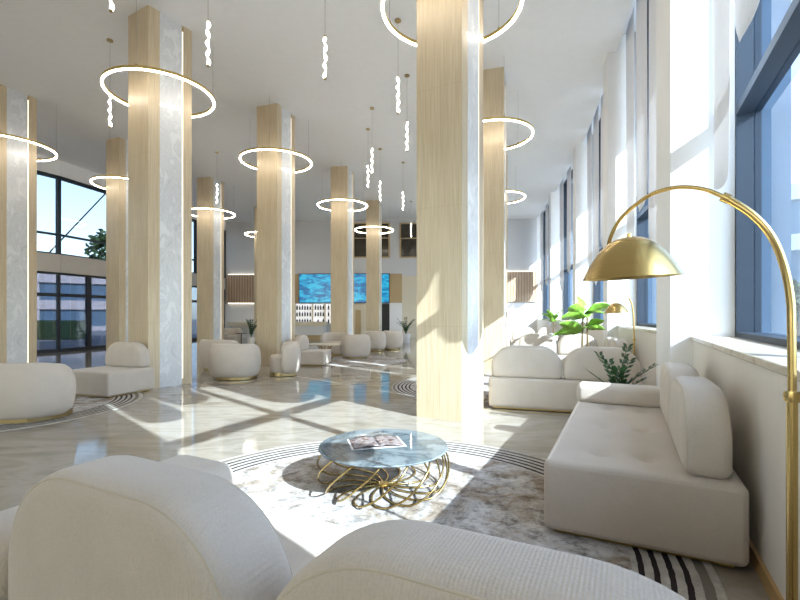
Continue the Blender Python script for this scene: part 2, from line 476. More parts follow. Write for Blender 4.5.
# added overhang that blocks the high sun from the upper panes
added_shade = structure(empty('added_sun_shade'))
for p, q in order[1:]:
    a, L = local_frame(p, q)
    at(MB().box(-.6, L + .6, -3.75, -.97, H + .345, H + .54).build('added_shade_slab', M['plaster'], added_shade), p, a)
# pilasters
def pilaster(poly):
    MB().prism([tuple(x) for x in poly], 0, H + .34).build('pilaster', M['plaster'], wall_r)
for (p, q), (r_, s_) in zip(order, order[1:]):
    n1 = off(p, q, 1); n2 = off(r_, s_, 1)
    pilaster([q - n1 * PO, q + n1 * .75, r_ + n2 * .75, r_ - n2 * PO])
# stub beyond last bay
structure(MB().prism([tuple(FARR + Vector((0, 0))), (9.6, 26.0), (9.6, 27.2), (8.0, 27.2)], 0, H + .3).build('trim_1', M['plaster']))

# sheer round-ended hanging panels
def banner(bay, s, w, tip, idx, where):
    p, q = bays[bay]; a, L = local_frame(p, q)
    mb = MB(); n = 18; rr = w / 2; topz = H + .30
    out = []
    for k in range(n + 1):
        t = PI + PI * k / n
        out.append((rr * math.cos(t), tip + rr + rr * math.sin(t)))
    out += [(rr, topz), (-rr, topz)]
    def wave(x): return .018 * math.sin(x * 9 + idx)
    cols = 10
    def fn(u, v):
        x = -rr + 2 * rr * u
        zb = tip + rr - math.sqrt(max(0, rr * rr - x * x))
        return Vector((x, wave(x) * (.3 + .7 * (1 - v)), zb + (topz - zb) * v))
    mb.quadgrid(fn, 24, 10)
    o = mb.build('hanging_fabric_panel', M['sheer'], None, True)
    so = o.modifiers.new('thick', 'SOLIDIFY'); so.thickness = .003
    d = (q - p).normalized(); nn = Vector((d.y, -d.x)); c = p + d * s + nn * .14
    o.location = (c.x, c.y, 0); o.rotation_euler.z = a
    return tag(o, where, 'curtain', 'round-ended sheer panels at the windows')
L0 = (bays[0][1] - bays[0][0]).length
banner(0, 4.43, .97, 2.50, 0, 'long round-ended white sheer panel beside the bright pilaster by the near window')
banner(0, 3.43, 1.02, 3.35, 1, 'shorter round-ended sheer panel at the top right, over the near window frame')
banner(0, 2.06, .76, 4.25, 2, 'short sheer panel of the near window, just outside the right picture edge')
banner(0, 1.335, .64, 3.80, 3, 'sheer panel of the near window, second from its near end, outside the right picture edge')
banner(0, .475, .98, 2.75, 4, 'sheer panel nearest the camera side end of the near window')
words = ['first', 'second', 'third', 'fourth']
tips = {1: [2.55, 3.2, 2.3, 3.0], 2: [2.7, 2.2, 3.1, 2.5], 3: [2.4, 3.0, 2.6], 4: [2.6, 2.9, 2.4]}
bayname = {1: 'the second window bay', 2: 'the third window bay', 3: 'the fourth window bay', 4: 'the last window bay'}
for b, tl in tips.items():
    L = (bays[b][1] - bays[b][0]).length
    for k, tz in enumerate(tl):
        w = min(.86, L / len(tl) - .12)
        banner(b, L - (k + .5) * L / len(tl), w, tz, k + b, f'white sheer panel, {words[k]} from the far end of {bayname[b]}')

# ------------------------------------------------------------------ far wall, left glazing, back wall
fw = structure(empty('wall_far')); a_far = math.atan2(FARR.y - LEFT[0].y, FARR.x - LEFT[0].x); at(fw, LEFT[0], a_far)
LF = (FARR - LEFT[0]).length
def far_x(px):              # local x on the far wall seen at pixel column px
    k = (px - 400) / 450; d = (FARR - LEFT[0]).normalized()
    t = (k * LEFT[0].y - LEFT[0].x) / (d.x - k * d.y); return t
def far_z(px, py):
    d = (FARR - LEFT[0]).normalized(); y = LEFT[0].y + d.y * far_x(px); return CAM_Z + (315 - py) / 450 * y
MB().box(-.4, LF + 1.5, 0, .3, 0, H).build('wall_slab', M['grey_plaster'], fw)
MB().box(-.1, far_x(257), -.05, 0, 0, far_z(240, 304)).build('white_recess', M['plaster'], fw)
MB().box(far_x(505), LF, -.05, 0, 0, far_z(520, 303)).build('white_lower_wall', M['plaster'], fw)
MB().box(far_x(390), far_x(402), -.4, 0, 0, far_z(395, 303)).build('white_pier', M['plaster'], fw)
MB().box(far_x(402), far_x(440), -.06, 0, 0, far_z(408, 276)).build('beige_panel', M['cream'], fw)
MB().box(far_x(352), far_x(368), -.06, 0, 0, far_z(360, 303)).build('beige_panel', M['cream'], fw)
MB().box(far_x(290), far_x(402), -.03, 0, far_z(300, 303), far_z(300, 274)).build('oak_panel', M['plain_oak'], fw)
for x0, x1, y0, y1 in ((228, 256, 275, 303), (500, 537, 272, 302)):
    p = structure(MB().box(far_x(x0), far_x(x1), -.16, -.05, far_z(x0, y1), far_z(x0, y0)).build('slatted_panel', M['oak'], fw))
    MB().box(far_x(x0) + .05, far_x(x1) - .05, -.12, -.08, far_z(x0, y0) + .002, far_z(x0, y0) + .03).build('cove_light', M['cove_light'], fw)
    if x0 < 300: MB().box(far_x(x0) + .05, far_x(x1) - .05, -.12, -.08, far_z(x0, y1) - .03, far_z(x0, y1) - .002).build('cove_light', M['cove_light'], fw)
for k, (x0, x1) in enumerate(((353, 390), (399.5, 440))):
    w = structure(empty(f'window_{8 + k}')); at(w, LEFT[0], a_far)
    xa, xb, za, zb = far_x(x0), far_x(x1), far_z(x0, 258), far_z(x0, 223)
    MB().box(xa, xb, -.02, -.006, za, zb).build('dark_glass', M['dark_opening'], w)
    for bx in ((xa, xa + .09, za, zb), (xb - .09, xb, za, zb), (xa + .09, xb - .09, za, za + .07), (xa + .09, xb - .09, zb - .07, zb), (xa + .09, xb - .09, (za + zb) / 2 + .1, (za + zb) / 2 + .15)):
        MB().box(bx[0], bx[1], -.06, -.02, bx[2], bx[3]).build('oak_frame', M['plain_oak'], w)
d9 = structure(empty('door_1')); at(d9, LEFT[0], a_far)
MB().box(far_x(355.5), far_x(361), -.10, -.06, 0, far_z(358, 310)).build('door_leaf', M['plain_oak'], d9)
d9 = structure(empty('door_2')); at(d9, LEFT[0], a_far)
MB().box(far_x(382), far_x(389.5), -.07, -.03, 0, far_z(385, 304)).build('door_leaf', M['black_frame'], d9)  # black sheet standing in for the shade inside a dark opening

wl = structure(empty('wall_left'))
wn = 10
for i, (q, p) in enumerate(zip(LEFT, LEFT[1:])):
    a, L = local_frame(p, q)           # local x along, +y outwards (left)
    at(MB().box(0, L, -.05, .3, 6.42, H + .2).build('bulkhead', M['ceiling'], wl), p, a)
    at(MB().box(0, L, -.05, .45, 2.9, 3.55).build('lintel_band', M['band'], wl), p, a)
    w = structure(empty(f'window_{wn}')); wn += 1; at(w, p, a)
    n = max(1, round(L / 2.35))
    for k in range(n + 1):
        x = k * L / n; MB().box(max(0, x - .06), min(L, x + .06), 0, .16, 3.55, 6.42).build('mullion', M['frame'], w)
    for k in range(n):
        x0, x1 = k * L / n + .06, (k + 1) * L / n - .06
        for z0, z1 in ((3.55, 3.60), (4.24, 4.31), (6.30, 6.42)): MB().box(x0, x1, 0, .12, z0, z1).build('rail', M['frame'], w)
        for z0, z1 in ((3.60, 4.24), (4.31, 6.30)): MB().box(x0, x1, .05, .062, z0, z1).build('glass_pane', M['solar_glass'], w)
    dr = structure(empty(f'door_{3 + i}')); at(dr, p, a)
    n = max(2, round(L / 1.15))
    for k in range(n + 1):
        x = k * L / n; wd = .09 if k % 2 else .05
        MB().box(max(0, x - wd), min(L, x + wd), .02, .14, 0, 2.9).build('door_post', M['black_frame'], dr)
    MB().box(.05, L - .05, .02, .12, 2.82, 2.9).build('head_rail', M['black_frame'], dr)
    for k in range(n):
        w0 = .09 if k % 2 else .05; w1 = .05 if k % 2 else .09
        x0, x1 = k * L / n + w0, (k + 1) * L / n - w1
        for z0, z1 in ((2.02, 2.14), (0, .12)): MB().box(x0, x1, .02, .12, z0, z1).build('rail', M['black_frame'], dr)
        for z0, z1 in ((.12, 2.02), (2.14, 2.82)): MB().box(x0, x1, .06, .072, z0, z1).build('glass_pane', M['door_glass'], dr)
bl = LEFT[-1]; a, L = local_frame(BACKR, bl)
wb = structure(empty('wall_back')); wbw = structure(empty('window_20')); at(wbw, BACKR, a)  # unseen glazing added behind the camera to let in fill light
at(MB().box(-1.0, L, -.3, 0, 0, .6).build('parapet', M['plaster'], wb), BACKR, a)
at(MB().box(-1.0, L, -.3, 0, 5.6, H).build('upper_wall', M['plaster'], wb), BACKR, a)
nb = 7
for k in range(nb + 1):
    x = k * L / nb; MB().box(x - .06, x + .06, -.2, -.05, .6, 5.6).build('mullion', M['frame'], wbw)
    if k < nb: MB().box(x + .06, x + L / nb - .06, -.13, -.118, .6, 5.6).build('glass_pane', M['fill_glass'], wbw)

# ------------------------------------------------------------------ columns with their ring lights and LED strips
def column(corner, rot, label, w=.635, d=.88):
    a = -R(rot)      # local x = front face (left to right), local y = depth
    fx = Vector((math.cos(a), math.sin(a))); fy = Vector((-math.sin(a), math.cos(a)))
    c = corner - fx * w / 2 + fy * d / 2
    t = thing('column', label, 'column', (c.x, c.y, 0), a, 'clad columns of the hall'); t['kind'] = 'thing'
    g = .012
    MB().box(-w / 2 + g, w / 2 - g, -d / 2, d / 2, 0, H - .001).build('shaft', M['cladding'], t)
    for sx in (-1, 1):
        x0, x1 = sorted((sx * (w / 2 - g), sx * w / 2))
        MB().box(x0, x1, -d / 2, -d / 2 + .22, 0, H - .001).build('wood_edge', M['cladding'], t)
        MB().box(x0, x1, d / 2 - .185, d / 2, 0, H - .001).build('wood_edge', M['cladding'], t)
        xa, xb = sorted((sx * (w / 2 - g), sx * (w / 2 - .004)))
        MB().box(xa, xb, -d / 2 + .22, d / 2 - .21, 0, H - .001).build('marble_panel', M['marble'], t)
        MB().box(xa, xb, d / 2 - .21, d / 2 - .185, .12, H - .12).build('light_strip', M['strip_light'], t)
        b_ = MB().box(*sorted((sx * (w / 2 - g), sx * (w / 2 + .003))), d / 2 - .213, d / 2 - .182, H - .12, H - .04).build('strip_cap', M['dull_gold'], t)
    return c
ring_src = None; RZ = 5.60
def ring(c, label):
    global ring_src
    g = 'ring lights around the columns'
    if ring_src: return copy_thing(ring_src, (c.x, c.y, RZ), random.random() * 0, label, g)
    t = thing('ring_light', label, 'ceiling light', (c.x, c.y, RZ), 0, g); Rr = .95
    MB().lathe([(Rr - .024, -.012), (Rr + .024, -.012), (Rr + .024, .040), (Rr - .024, .040)], 96, closed=True).build('gold_band', M['gold'], t, True)
    MB().lathe([(Rr - .018, -.013), (Rr - .017, -.026), (Rr - .010, -.032), (Rr + .010, -.032), (Rr + .017, -.026), (Rr + .018, -.013)], 96, closed=True).build('led_diffuser', M['ring_light'], t, True)
    for k in range(3):
        an = R(35 + 120 * k); x, y = Rr * math.cos(an), Rr * math.sin(an)
        MB().tube([(x, y, .040), (x, y, H - RZ - .001)], .0025, 5).build('suspension_cable', M['cable'], t)
        MB().box(x - .02, x + .02, y - .02, y + .02, .036, .065, .004).build('cable_clip', M['dull_gold'], t)
    ring_src = t; return t
V2 = lambda x, y: Vector((x, y))
cols = [
    (V2(.782, 5.68), 28, 'big pale clad column in the middle, sunlight slanting across its front'),
    (V2(-4.562, 8.147), 30, 'tall pale column with marble side rising behind the armless chair at left'),
    (V2(-9.766, 10.877), 22, 'pale column with marble side at the left edge of the hall'),
    (V2(-3.262, 11.932), 19, 'pale column left of centre behind the rounded tub chairs'),
    (V2(2.348, 10.188), 17, 'pale column just right of and behind the big middle column'),
    (V2(-8.877, 14.221), 24, 'pale column between the entrance glazing and the tall left column'),
    (V2(-7.721, 18.287), 16, 'distant pale column seen just right of the tall left column'),
    (V2(-2.006, 16.943), 12, 'distant pale column in front of the blue screen'),
    (V2(-1.027, 21.998), 6, 'farthest pale column near the dark upper openings'),
    (V2(-6.966, 23.309), 10, 'sliver of pale column peeking out left behind the left-of-centre column'),
    (V2(3.777, 15.832), 12, 'far pale column hidden behind the one right of the middle column'),
]
ringlab = ['large ring light circling the big middle column at the top', 'glowing ring around the tall left column',
           'glowing ring cut by the left picture edge', 'glowing ring around the column left of centre',
           'half-seen ring light to the right of the middle column, the upper one', 'glowing ring in front of the entrance glazing',
           'small ring light around the distant column right of the tall left column', 'glowing ring around the column before the blue screen',
           'small ring around the farthest column before the dark openings', 'tiny ring light peeking out left of the left-of-centre column',
           'half-seen ring light right of the middle column, the lower one']
for (c, r, l), rl in zip(cols, ringlab):
    cc = column(c, r, l); ring(cc, rl)

# ------------------------------------------------------------------ twisted pendants
pend_src = None
def pendant(px, depth, label, canopy=True):
    global pend_src
    depth *= 1.111; x = (px - 400) / 450 * depth; g = 'twisted glass pendants'
    if pend_src: return copy_thing(pend_src, (x, depth, 0), random.random() * 6, label, g)
    t = thing('pendant_light', label, 'pendant light', (x, depth, 0), 0, g)
    z0, z1 = 5.18, 5.90; n = 60; seg = 12; rings = []; mb = MB()
    for k in range(n + 1):
        f = k / n; z = z0 + .03 + (z1 - z0 - .06) * f
        rad = .019 + .008 * math.sin(f * PI * 9); ox = .012 * math.sin(f * PI * 7); oy = .012 * math.cos(f * PI * 7)
        rings.append((Vector((ox, oy, z)), rad))
    mb.tube([p for p, _ in rings], [r for _, r in rings], 10).build('twisted_glass', M['pendant_light'], t, 'all')
    for z in (z0, z1 - .03): MB().lathe([(0, z), (.02, z), (.02, z + .03), (0, z + .03)], 12).build('gold_cap', M['dull_gold'], t)
    MB().tube([(0, 0, z1), (0, 0, H - .02)], .003, 5).build('cord', M['cable'], t)
    MB().lathe([(0, H - .025), (.06, H - .025), (.06, H - .001), (0, H - .001)], 20).build('ceiling_rose', M['dull_gold'], t)
    pend_src = t; return t
for px, d, l in ((110, 8.28, 'twisted pendant showing through the ring of the tall left column'), (111, 5.12, 'twisted pendant cut by the top edge at left'),
                 (208, 6.25, 'twisted pendant near the top, right of the tall left column'), (325, 6.59, 'twisted pendant alone near the top centre'),
                 (398, 7.72, 'twisted pendant nearest the left side of the middle column, upper'), (407, 9.49, 'twisted pendant close beside the middle column, lower'),
                 (372, 11.0, 'highest pendant of the cluster over the distant columns'), (368, 12.24, 'middle pendant of the cluster over the distant columns'),
                 (380, 13.7, 'lowest pendant of the cluster over the distant columns'), (403, 14.9, 'small far pendant just left of the middle column'),
                 (217, 13.97, 'small pendant before the distant column at left'), (411, 20.0, 'farthest pendant before the dark upper opening')):
    pendant(px, d, l)

# ------------------------------------------------------------------ seating
def moon(w, h, rad):
    """outline of a cushion with big rounded upper corners"""
    o = []; r0 = .07
    for cx, cz, r, a0, a1, n in ((w / 2 - r0, r0, r0, -90, 0, 4), (w / 2 - rad, h - rad * .92, rad, 0, 90, 14), (-w / 2 + rad, h - rad * .92, rad, 90, 180, 14), (-w / 2 + r0, r0, r0, 180, 270, 4)):
        for k in range(n + 1):
            t = R(a0 + (a1 - a0) * k / n)
            zz = .92 if r == rad else 1
            o.append((cx + r * math.cos(t), cz + r * zz * math.sin(t)))
    dense = []
    for i, p in enumerate(o):
        q = o[(i + 1) % len(o)]; dist = math.hypot(q[0] - p[0], q[1] - p[1]); m = max(1, int(dist / .04))
        if dist < 1e-4: continue
        for k in range(m): dense.append((p[0] + (q[0] - p[0]) * k / m, p[1] + (q[1] - p[1]) * k / m))
    return dense
def cushion(parent, xc, yc, w, h=.48, t=.23, rad=.32, z=.445, tilt=0):
    ol = moon(w, h, rad)
    c = MB().slab(ol, t, .06, .012).build('back_cushion', M['fabric'], parent, 'all', (xc, yc, z))
    if tilt: c.rotation_euler.x = tilt
    for sy in (-1, 1):
        n = len(ol); cen = Vector((0, h / 2)); pts = []
        for i, (x, zz) in enumerate(ol):
            e = (Vector(ol[(i + 1) % n]) - Vector(ol[i - 1])).normalized(); nn = Vector((-e.y, e.x))
            if nn.dot(cen - Vector((x, zz))) < 0: nn = -nn
            q = Vector((x, zz)) + nn * .0185; pts.append((q.x, sy * (t / 2 - .0185), q.y))
        MB().tube(pts, .0035, 6, closed=True).build('seam_piping', M['piping'], c, 'all')
    return c
DEP = .99
def sofa(label, front_left, a, L, arm=None, ncush=2, group=None, tuft=True, cw=None, name='sofa', armw=.26, shift=(0, 0), lift=0.0, scl=1, ch=.48, dep=.99, armr=.06):
    """local x along the front (0..L), local y towards the back; front faces local -y"""
    t = thing(name, label, 'sofa' if name == 'sofa' else 'chair', (front_left.x, front_left.y, 0), a, group)
    t.location.z = lift; t.scale = (scl, scl, scl)
    MB().box(.06, L - .06, .06, dep - .06, 0, .04).build('plinth', M['gold'], t)
    tx = [L * (k + .5) / 3 for k in range(3)] if tuft else []
    pts = [(x, y) for x in tx for y in (.30, .58)]
    def fn(p, top):
        if p.z > .38:
            d = 0
            for x, y in pts:
                r2 = ((p.x - x) / .075) ** 2 + ((p.y - y) / .055) ** 2
                d += .034 * math.exp(-r2) + .022 * math.exp(-r2 / 5)
            q = p.copy(); q.z -= d
            return q
        return p
    MB().rbox(0, L, 0, dep, .022, .45, .045, .03 if tuft else .06, fn=fn).build('seat_base', M['fabric'], t, 'all')
    x0, x1 = 0.03, L - .03
    if arm == 'low': x0 = armw + .02
    if arm == 'high': x1 = L - armw - .02
    x0 += shift[0]; x1 += shift[1]
    if ncush:
        w = (x1 - x0) / ncush
        for k in range(ncush): cushion(t, x0 + (k + .5) * w, .855, (cw or w) - .03, ch)
    if arm:
        xa = (.0, armw) if arm == 'low' else (L - armw, L)
        MB().rbox(xa[0], xa[1], .0, dep - .02, .44, .635, armr, .06).build('armrest', M['fabric'], t, 'all')
    return t
v_p = Vector((.894, -.4478)); v_d = Vector((.4478, .894))
# sofa along the right wall: front faces the room; its local x runs along the wall away from camera reversed
aA = math.atan2(-v_d.y, -v_d.x)                 # local x = -d  (local y = outwards to the wall)
nearfl = Vector((.905, 2.82)) - v_d * .06
sofa('cream sofa along the right-hand wall under the window sill', nearfl + v_d * 2.34, aA, 2.34, 'low', 2, dep=1.03, lift=.0105)
# foreground sofa seen from behind
F0 = Vector((-.724, 2.173))
# local y must point to -d (towards the camera) so local x = -p ; front_left at the right end
aE = math.atan2(-v_p.y, -v_p.x)
sofa('foreground cream sofa seen from behind at the bottom of the picture', F0 + v_p * 2.06, aE, 2.52, 'high', 2, armw=.41, armr=.09, shift=(.13, -.01), lift=.0105)
# sofa behind the middle column with its back to us
d2 = Vector((math.sin(R(17)), math.cos(R(17)))); p2 = Vector((d2.y, -d2.x))
aB = math.atan2(-p2.y, -p2.x)
bl_ = Vector((1.27, 6.46))
sofa('cream sofa with its back to us right of the middle column', bl_ + p2 * 2.02 + d2 * DEP, aB, 2.02, None, 2, cw=1.0, ch=.455, lift=.0105)
# sofa along the second bay wall
d3 = Vector((math.sin(R(15)), math.cos(R(15)))); p3 = Vector((d3.y, -d3.x)); aD = math.atan2(-d3.y, -d3.x)
sofa('cream sofa end showing against the wall behind the small arc lamp', Vector((3.86, 7.45)) - p3 * DEP + d3 * 1.4, aD, 1.4, None, 2, tuft=False, lift=.0105)
aC = math.atan2(-p3.y, -p3.x)
sofa('cream sofa behind the leafy plant, its back to us', Vector((2.62, 10.18)) + p3 * 1.78 + d3 * DEP, aC, 1.78, None, 2, tuft=False, lift=.0105)
d4 = Vector((math.sin(R(12)), math.cos(R(12)))); p4 = Vector((d4.y, -d4.x))
sofa('farthest cream sofa by the windows at the end of the row', Vector((3.9, 15.9)) + p4 * 1.75 + d4 * DEP, math.atan2(-p4.y, -p4.x), 1.75, None, 2, tuft=False)
# armless chair at left
h_f = R(-18)
hx = Vector((math.cos(h_f), math.sin(h_f)))
sofa('armless cream chair with one rounded cushion beside the tall left column', Vector((-4.67, 7.20)) - hx * 1.10 * .92, h_f, 1.10, None, 1, name='armless_chair', tuft=False, cw=.98, lift=.0105, scl=.92)
sofa('small armless chair behind the tub chair turned sideways', Vector((-2.02, 11.85)), R(84), 1.0, None, 1, name='armless_chair', tuft=False, lift=.0105, scl=.85)

# tub chairs
tub_src = {}
def tub(label, c, face, w=1.05, stretch=0.0):
    """face = angle in degrees of the direction the sitter looks, from +y towards +x"""
    g = 'rounded cream tub chairs'; rz = -R(face); key = (w, stretch)
    if key in tub_src: return copy_thing(tub_src[key], (c[0], c[1], .0105), rz, label, g)
    t = thing('tub_chair', label, 'chair', (c[0], c[1], .0105), rz, g)
    R0 = w / 2; sx = 1 + stretch
    def plan(phi, r):           # superellipse
        cs, sn = math.cos(phi), math.sin(phi); e = 2.6
        k = (abs(cs) ** e + abs(sn) ** e) ** (-1 / e)
        return Vector((r * k * cs * sx, r * k * sn * .92))
    mb = MB(); n = 56; rings = []
    a0, a1 = R(-194), R(14); th = .17; zl, zh = .055, .745
    prof = []
    for k in range(20):
        u = 2 * PI * k / 20; e = 3.2
        cs, sn = math.cos(u), math.sin(u); kk = (abs(cs) ** e + abs(sn) ** e) ** (-1 / e)
        prof.append((cs * kk, sn * kk))
    for i in range(n + 1):
        f = i / n; phi = a0 + (a1 - a0) * f
        ed = min(f, 1 - f) / .09; sc = 1 if ed >= 1 else math.sqrt(max(.003, 1 - (1 - ed) ** 2))
        ring_ = []
        zc = (zl + zh) / 2; hz = (zh - zl) / 2
        drop = .06 * max(0, abs(f - .5) * 2 - .55) / .45
        for a_, b_ in prof:
            z = zc + b_ * hz * (.30 + .70 * sc) - (drop if b_ > 0 else 0)
            bul = .035 * (1 - ((z - zc) / hz) ** 2)
            r = R0 - th / 2 + a_ * th / 2 * sc + bul - .02
            p = plan(phi, r); ring_.append(mb.bm.verts.new((p.x, p.y, z)))
        rings.append(ring_)
    for a_, b_ in zip(rings, rings[1:]):
        for k in range(20): mb.bm.faces.new((a_[k], a_[(k + 1) % 20], b_[(k + 1) % 20], b_[k]))
    mb.bm.faces.new(rings[0][::-1]); mb.bm.faces.new(rings[-1])
    mb.build('backrest', M['fabric'], t, 'all')
    mb = MB(); rs = []
    for r, z in ((.86, .05), (.93, .075), (.955, .2), (.955, .34), (.93, .41), (.86, .44), (.6, .455), (.3, .46)):
        rs.append([mb.bm.verts.new((*(plan(2 * PI * k / 48, (R0 - .09) * r) + Vector((0, .02))), z)) for k in range(48)])
    for a_, b_ in zip(rs, rs[1:]):
        for k in range(48): mb.bm.faces.new((a_[k], a_[(k + 1) % 48], b_[(k + 1) % 48], b_[k]))
    mb.bm.faces.new(rs[0][::-1]); mb.bm.faces.new(rs[-1])
    mb.build('seat', M['fabric'], t, 'all')
    mb = MB(); pts = [tuple(plan(2 * PI * k / 40, R0 * .80)) for k in range(40)]
    mb.prism(pts, 0, .078).build('gold_plinth', M['dull_gold'], t)
    tub_src[key] = t; return t
tub('wide rounded cream tub seat cut by the left picture edge', (-5.08, 5.98), 8, 1.15, .42)
tub('cream tub chair seen from behind at the foot of the left-of-centre column', (-3.50, 9.62), 4)
tub('cream tub chair half hidden behind the one at the foot of the left-of-centre column', (-4.42, 11.2), 20)
tub('small cream tub chair seen from the side in front of the left-of-centre column', (-2.62, 10.12), -108, .80)
tub('cream tub chair seen from behind between the two distant columns', (-1.40, 14.0), -25, .92)
tub('far cream tub chair next to the farthest column, left one', (-.92, 16.9), 10, .80)
tub('far cream tub chair next to the middle column, right one', (-.28, 17.4), 10, .80)
tub('wide cream tub seat behind the far coffee table', (-2.15, 15.05), 175, 1.02)
tub('far cream tub chair beside the bar at left', (-7.6, 20.3), 160, .92)

# ------------------------------------------------------------------ rugs
def rug(c, label, rad=1.92):
    o = MB().lathe([(0, 0), (rad - .01, 0), (rad, .004), (rad - .006, .009), (0, .010)], 96).build('rug', M['rug'], None, False)
    o.location = (c[0], c[1], 0.0)
    return tag(o, label, 'rug', 'round ringed rugs')
rug((-.13, 3.02), 'round grey ringed rug under the round marble-topped coffee table in front', 1.905)
rug((-5.95, 6.55), 'round ringed rug under the seats at the left edge')
rug((1.72, 8.38), 'round ringed rug peeking out left of the middle column', 1.88)
rug((-1.3, 13.3), 'distant round ringed rug between the far tub chairs', 1.5)

# ------------------------------------------------------------------ coffee tables
def coffee_table(label, c, r=.502, h=.325, nw=15, top='table_top'):
    t = thing('coffee_table', label, 'table', (c[0], c[1], .0105), 0)
    MB().lathe([(0, h - .014), (r - .006, h - .014), (r, h - .007), (r - .004, h), (0, h)], 80).build('table_top', M[top], t, True)
    for k in range(nw):
        th0 = 2 * PI * k / nw; pts = []
        # hub -> along the floor -> outward loop -> slanting up to the rim
        ctl = [(.02, 0, .016), (.20, .16, .012), (.36, .38, .010), (.445, .62, .022), (.485, .86, .085), (.50, 1.06, .17), (.485, 1.24, .25), (.45, 1.36, h - .02)]
        pts = spline([(q * r / .49 * math.cos(th0 + w_), q * r / .49 * math.sin(th0 + w_), z_) for q, w_, z_ in ctl], 5)
        MB().tube(pts, .0075, 6).build('wire_leg', M['brass'], t, 'all')
    MB().lathe([(0, .004), (.04, .004), (.04, .028), (0, .03)], 20).build('hub', M['gold'], t)
    return t
TC = (-.13, 3.52)
coffee_table('round blue-grey marble coffee table on curved brass wires in the foreground', TC)
# magazine
def magazine():
    mg = thing('open_magazine', 'open magazine lying on the round coffee table', 'magazine', (TC[0] - .06, TC[1] + .05, .010 + .325), R(14))
    for s in (-1, 1):
        def fn(u, v): 
            x = s * u * .21; z = .002 + .020 * math.sin(PI * min(1, u * 1.05)) * (1 - .45 * u) + (.012 if u < .02 else .012 * (1 - u))
            return Vector((x, (v - .5) * .29, z))
        o = MB().quadgrid(fn, 12, 6).build('page', M['page'], mg, True)
        so = o.modifiers.new('thick', 'SOLIDIFY'); so.thickness = .002
    MB().box(-.212, .212, -.147, .147, 0, .0035).build('cover', M['paper'], mg)
magazine()
# distant table with brass loops
t2 = thing('coffee_table', 'far round cream table on gold legs before the bar', 'table', (-2.23, 13.35, .0105))
MB().lathe([(0, .45), (.44, .45), (.46, .465), (.46, .485), (0, .49)], 48).build('table_top', M['cream'], t2, True)
for k in range(5):
    a = 2 * PI * k / 5
    MB().tube([(.20 * math.cos(a), .20 * math.sin(a), .022), (.26 * math.cos(a + .5), .26 * math.sin(a + .5), .16), (.14 * math.cos(a + 1), .14 * math.sin(a + 1), .32), (.22 * math.cos(a + 1.2), .22 * math.sin(a + 1.2), .45)], .02, 8).build('leg', M['brass'], t2, True)

# ------------------------------------------------------------------ arc lamps
def arc_lamp(label, base, arc, collar_z, coll2, dome_c, dome_r, dome_h, arcr):
    """base (x,y); arc = world points from the pole top over to the shade"""
    t = thing('arc_floor_lamp', label, 'lamp', (base[0], base[1], 0)); o = Vector((base[0], base[1], 0))
    MB().lathe([(0, 0), (.095, 0), (.10, .006), (.10, .022), (.09, .03), (0, .03)], 40).build('base', M['gold'], t, True)
    pr = arcr * 1.25
    MB().tube([(0, 0, .03), (0, 0, collar_z)], pr, 14).build('pole', M['brass'], t, True)
    MB().lathe([(0, collar_z - .02), (pr * 1.35, collar_z - .02), (pr * 1.5, collar_z), (pr * 1.35, collar_z + .018), (0, collar_z + .018)], 20).build('collar', M['brass'], t, True)
    loc = [Vector(p) - o for p in arc]
    up = spline([Vector((0, 0, collar_z + .015)), Vector((0, 0, collar_z + .10))] + loc[:coll2 + 1])
    MB().tube(up, arcr, 12).build('arm_lower', M['brass'], t, True)
    MB().tube(spline(loc[coll2:]), arcr * .6, 10).build('arm_upper', M['brass'], t, True)
    dd = (loc[coll2 + 1] - loc[coll2]).normalized()
    MB().tube([loc[coll2] - dd * .012, loc[coll2] + dd * .014], arcr * 1.3, 14).build('joint', M['brass'], t, True)
    dc = Vector(dome_c) - o
    prof = [(dome_r * k / 16, dome_h * (1 - (k / 16) ** 2.35)) for k in range(17)]
    inner = [((r - .003) if r > .01 else 0, z - .003) for r, z in prof[::-1]]
    sh = MB().lathe(prof + [(dome_r + .002, -.004)] + inner, 56).build('lamp_shade', M['brass'], t, True, dc)
    sh.rotation_euler = (R(1), R(-3), 0)
    MB().lathe([(0, dome_h), (.010, dome_h), (.010, dome_h + .012), (.005, dome_h + .016), (0, dome_h + .016)], 12).build('knob', M['gold'], sh, True)
    MB().lathe([(0, .02), (.022, .03), (.030, .055), (.020, .085), (0, .10)], 16).build('bulb', M['bulb'], sh, True)
    return t
ZL = 1.60; ZD = 1.95
def q1(x, y, z=ZL): return PX(x, y, z)
arc1 = [q1(791.5, 330), q1(790.5, 300), q1(784.5, 268), q1(772, 237), q1(752, 214.5, 1.63), q1(726, 198, 1.68), q1(705, 189.5, 1.72), q1(682, 187, 1.77), q1(662, 190.5, 1.82), q1(645, 198, 1.87), q1(622, 217, 1.95), q1(611, 236, 2.0), q1(608, 250, 2.03)]
arc_lamp('large brass arc floor lamp standing by the right wall', (q1(792, 300).x, ZL), arc1, q1(792, 396).z, 5, q1(631, 277, ZD), 45 / 450 * ZD, 40 / 450 * ZD, .0135)
ZM = 7.25
def q2(x, y, z=ZM): return PX(x, y, z)
arc2 = [q2(633.8, 325), q2(633.3, 315), q2(632, 305), q2(629.5, 299), q2(626.5, 295.5), q2(622.5, 293.5, ZM - .05), q2(618, 294.5, ZM - .1), q2(614.5, 298, ZM - .14), q2(613, 302, ZM - .15), q2(613, 306, ZM - .15)]
arc_lamp('small-looking brass arc lamp further along the window wall', (q2(634, 300).x, ZM), arc2, .95, 3, q2(616.5, 312.6, ZM - .18), 11 / 450 * ZM, 9.5 / 450 * ZM, .0115)

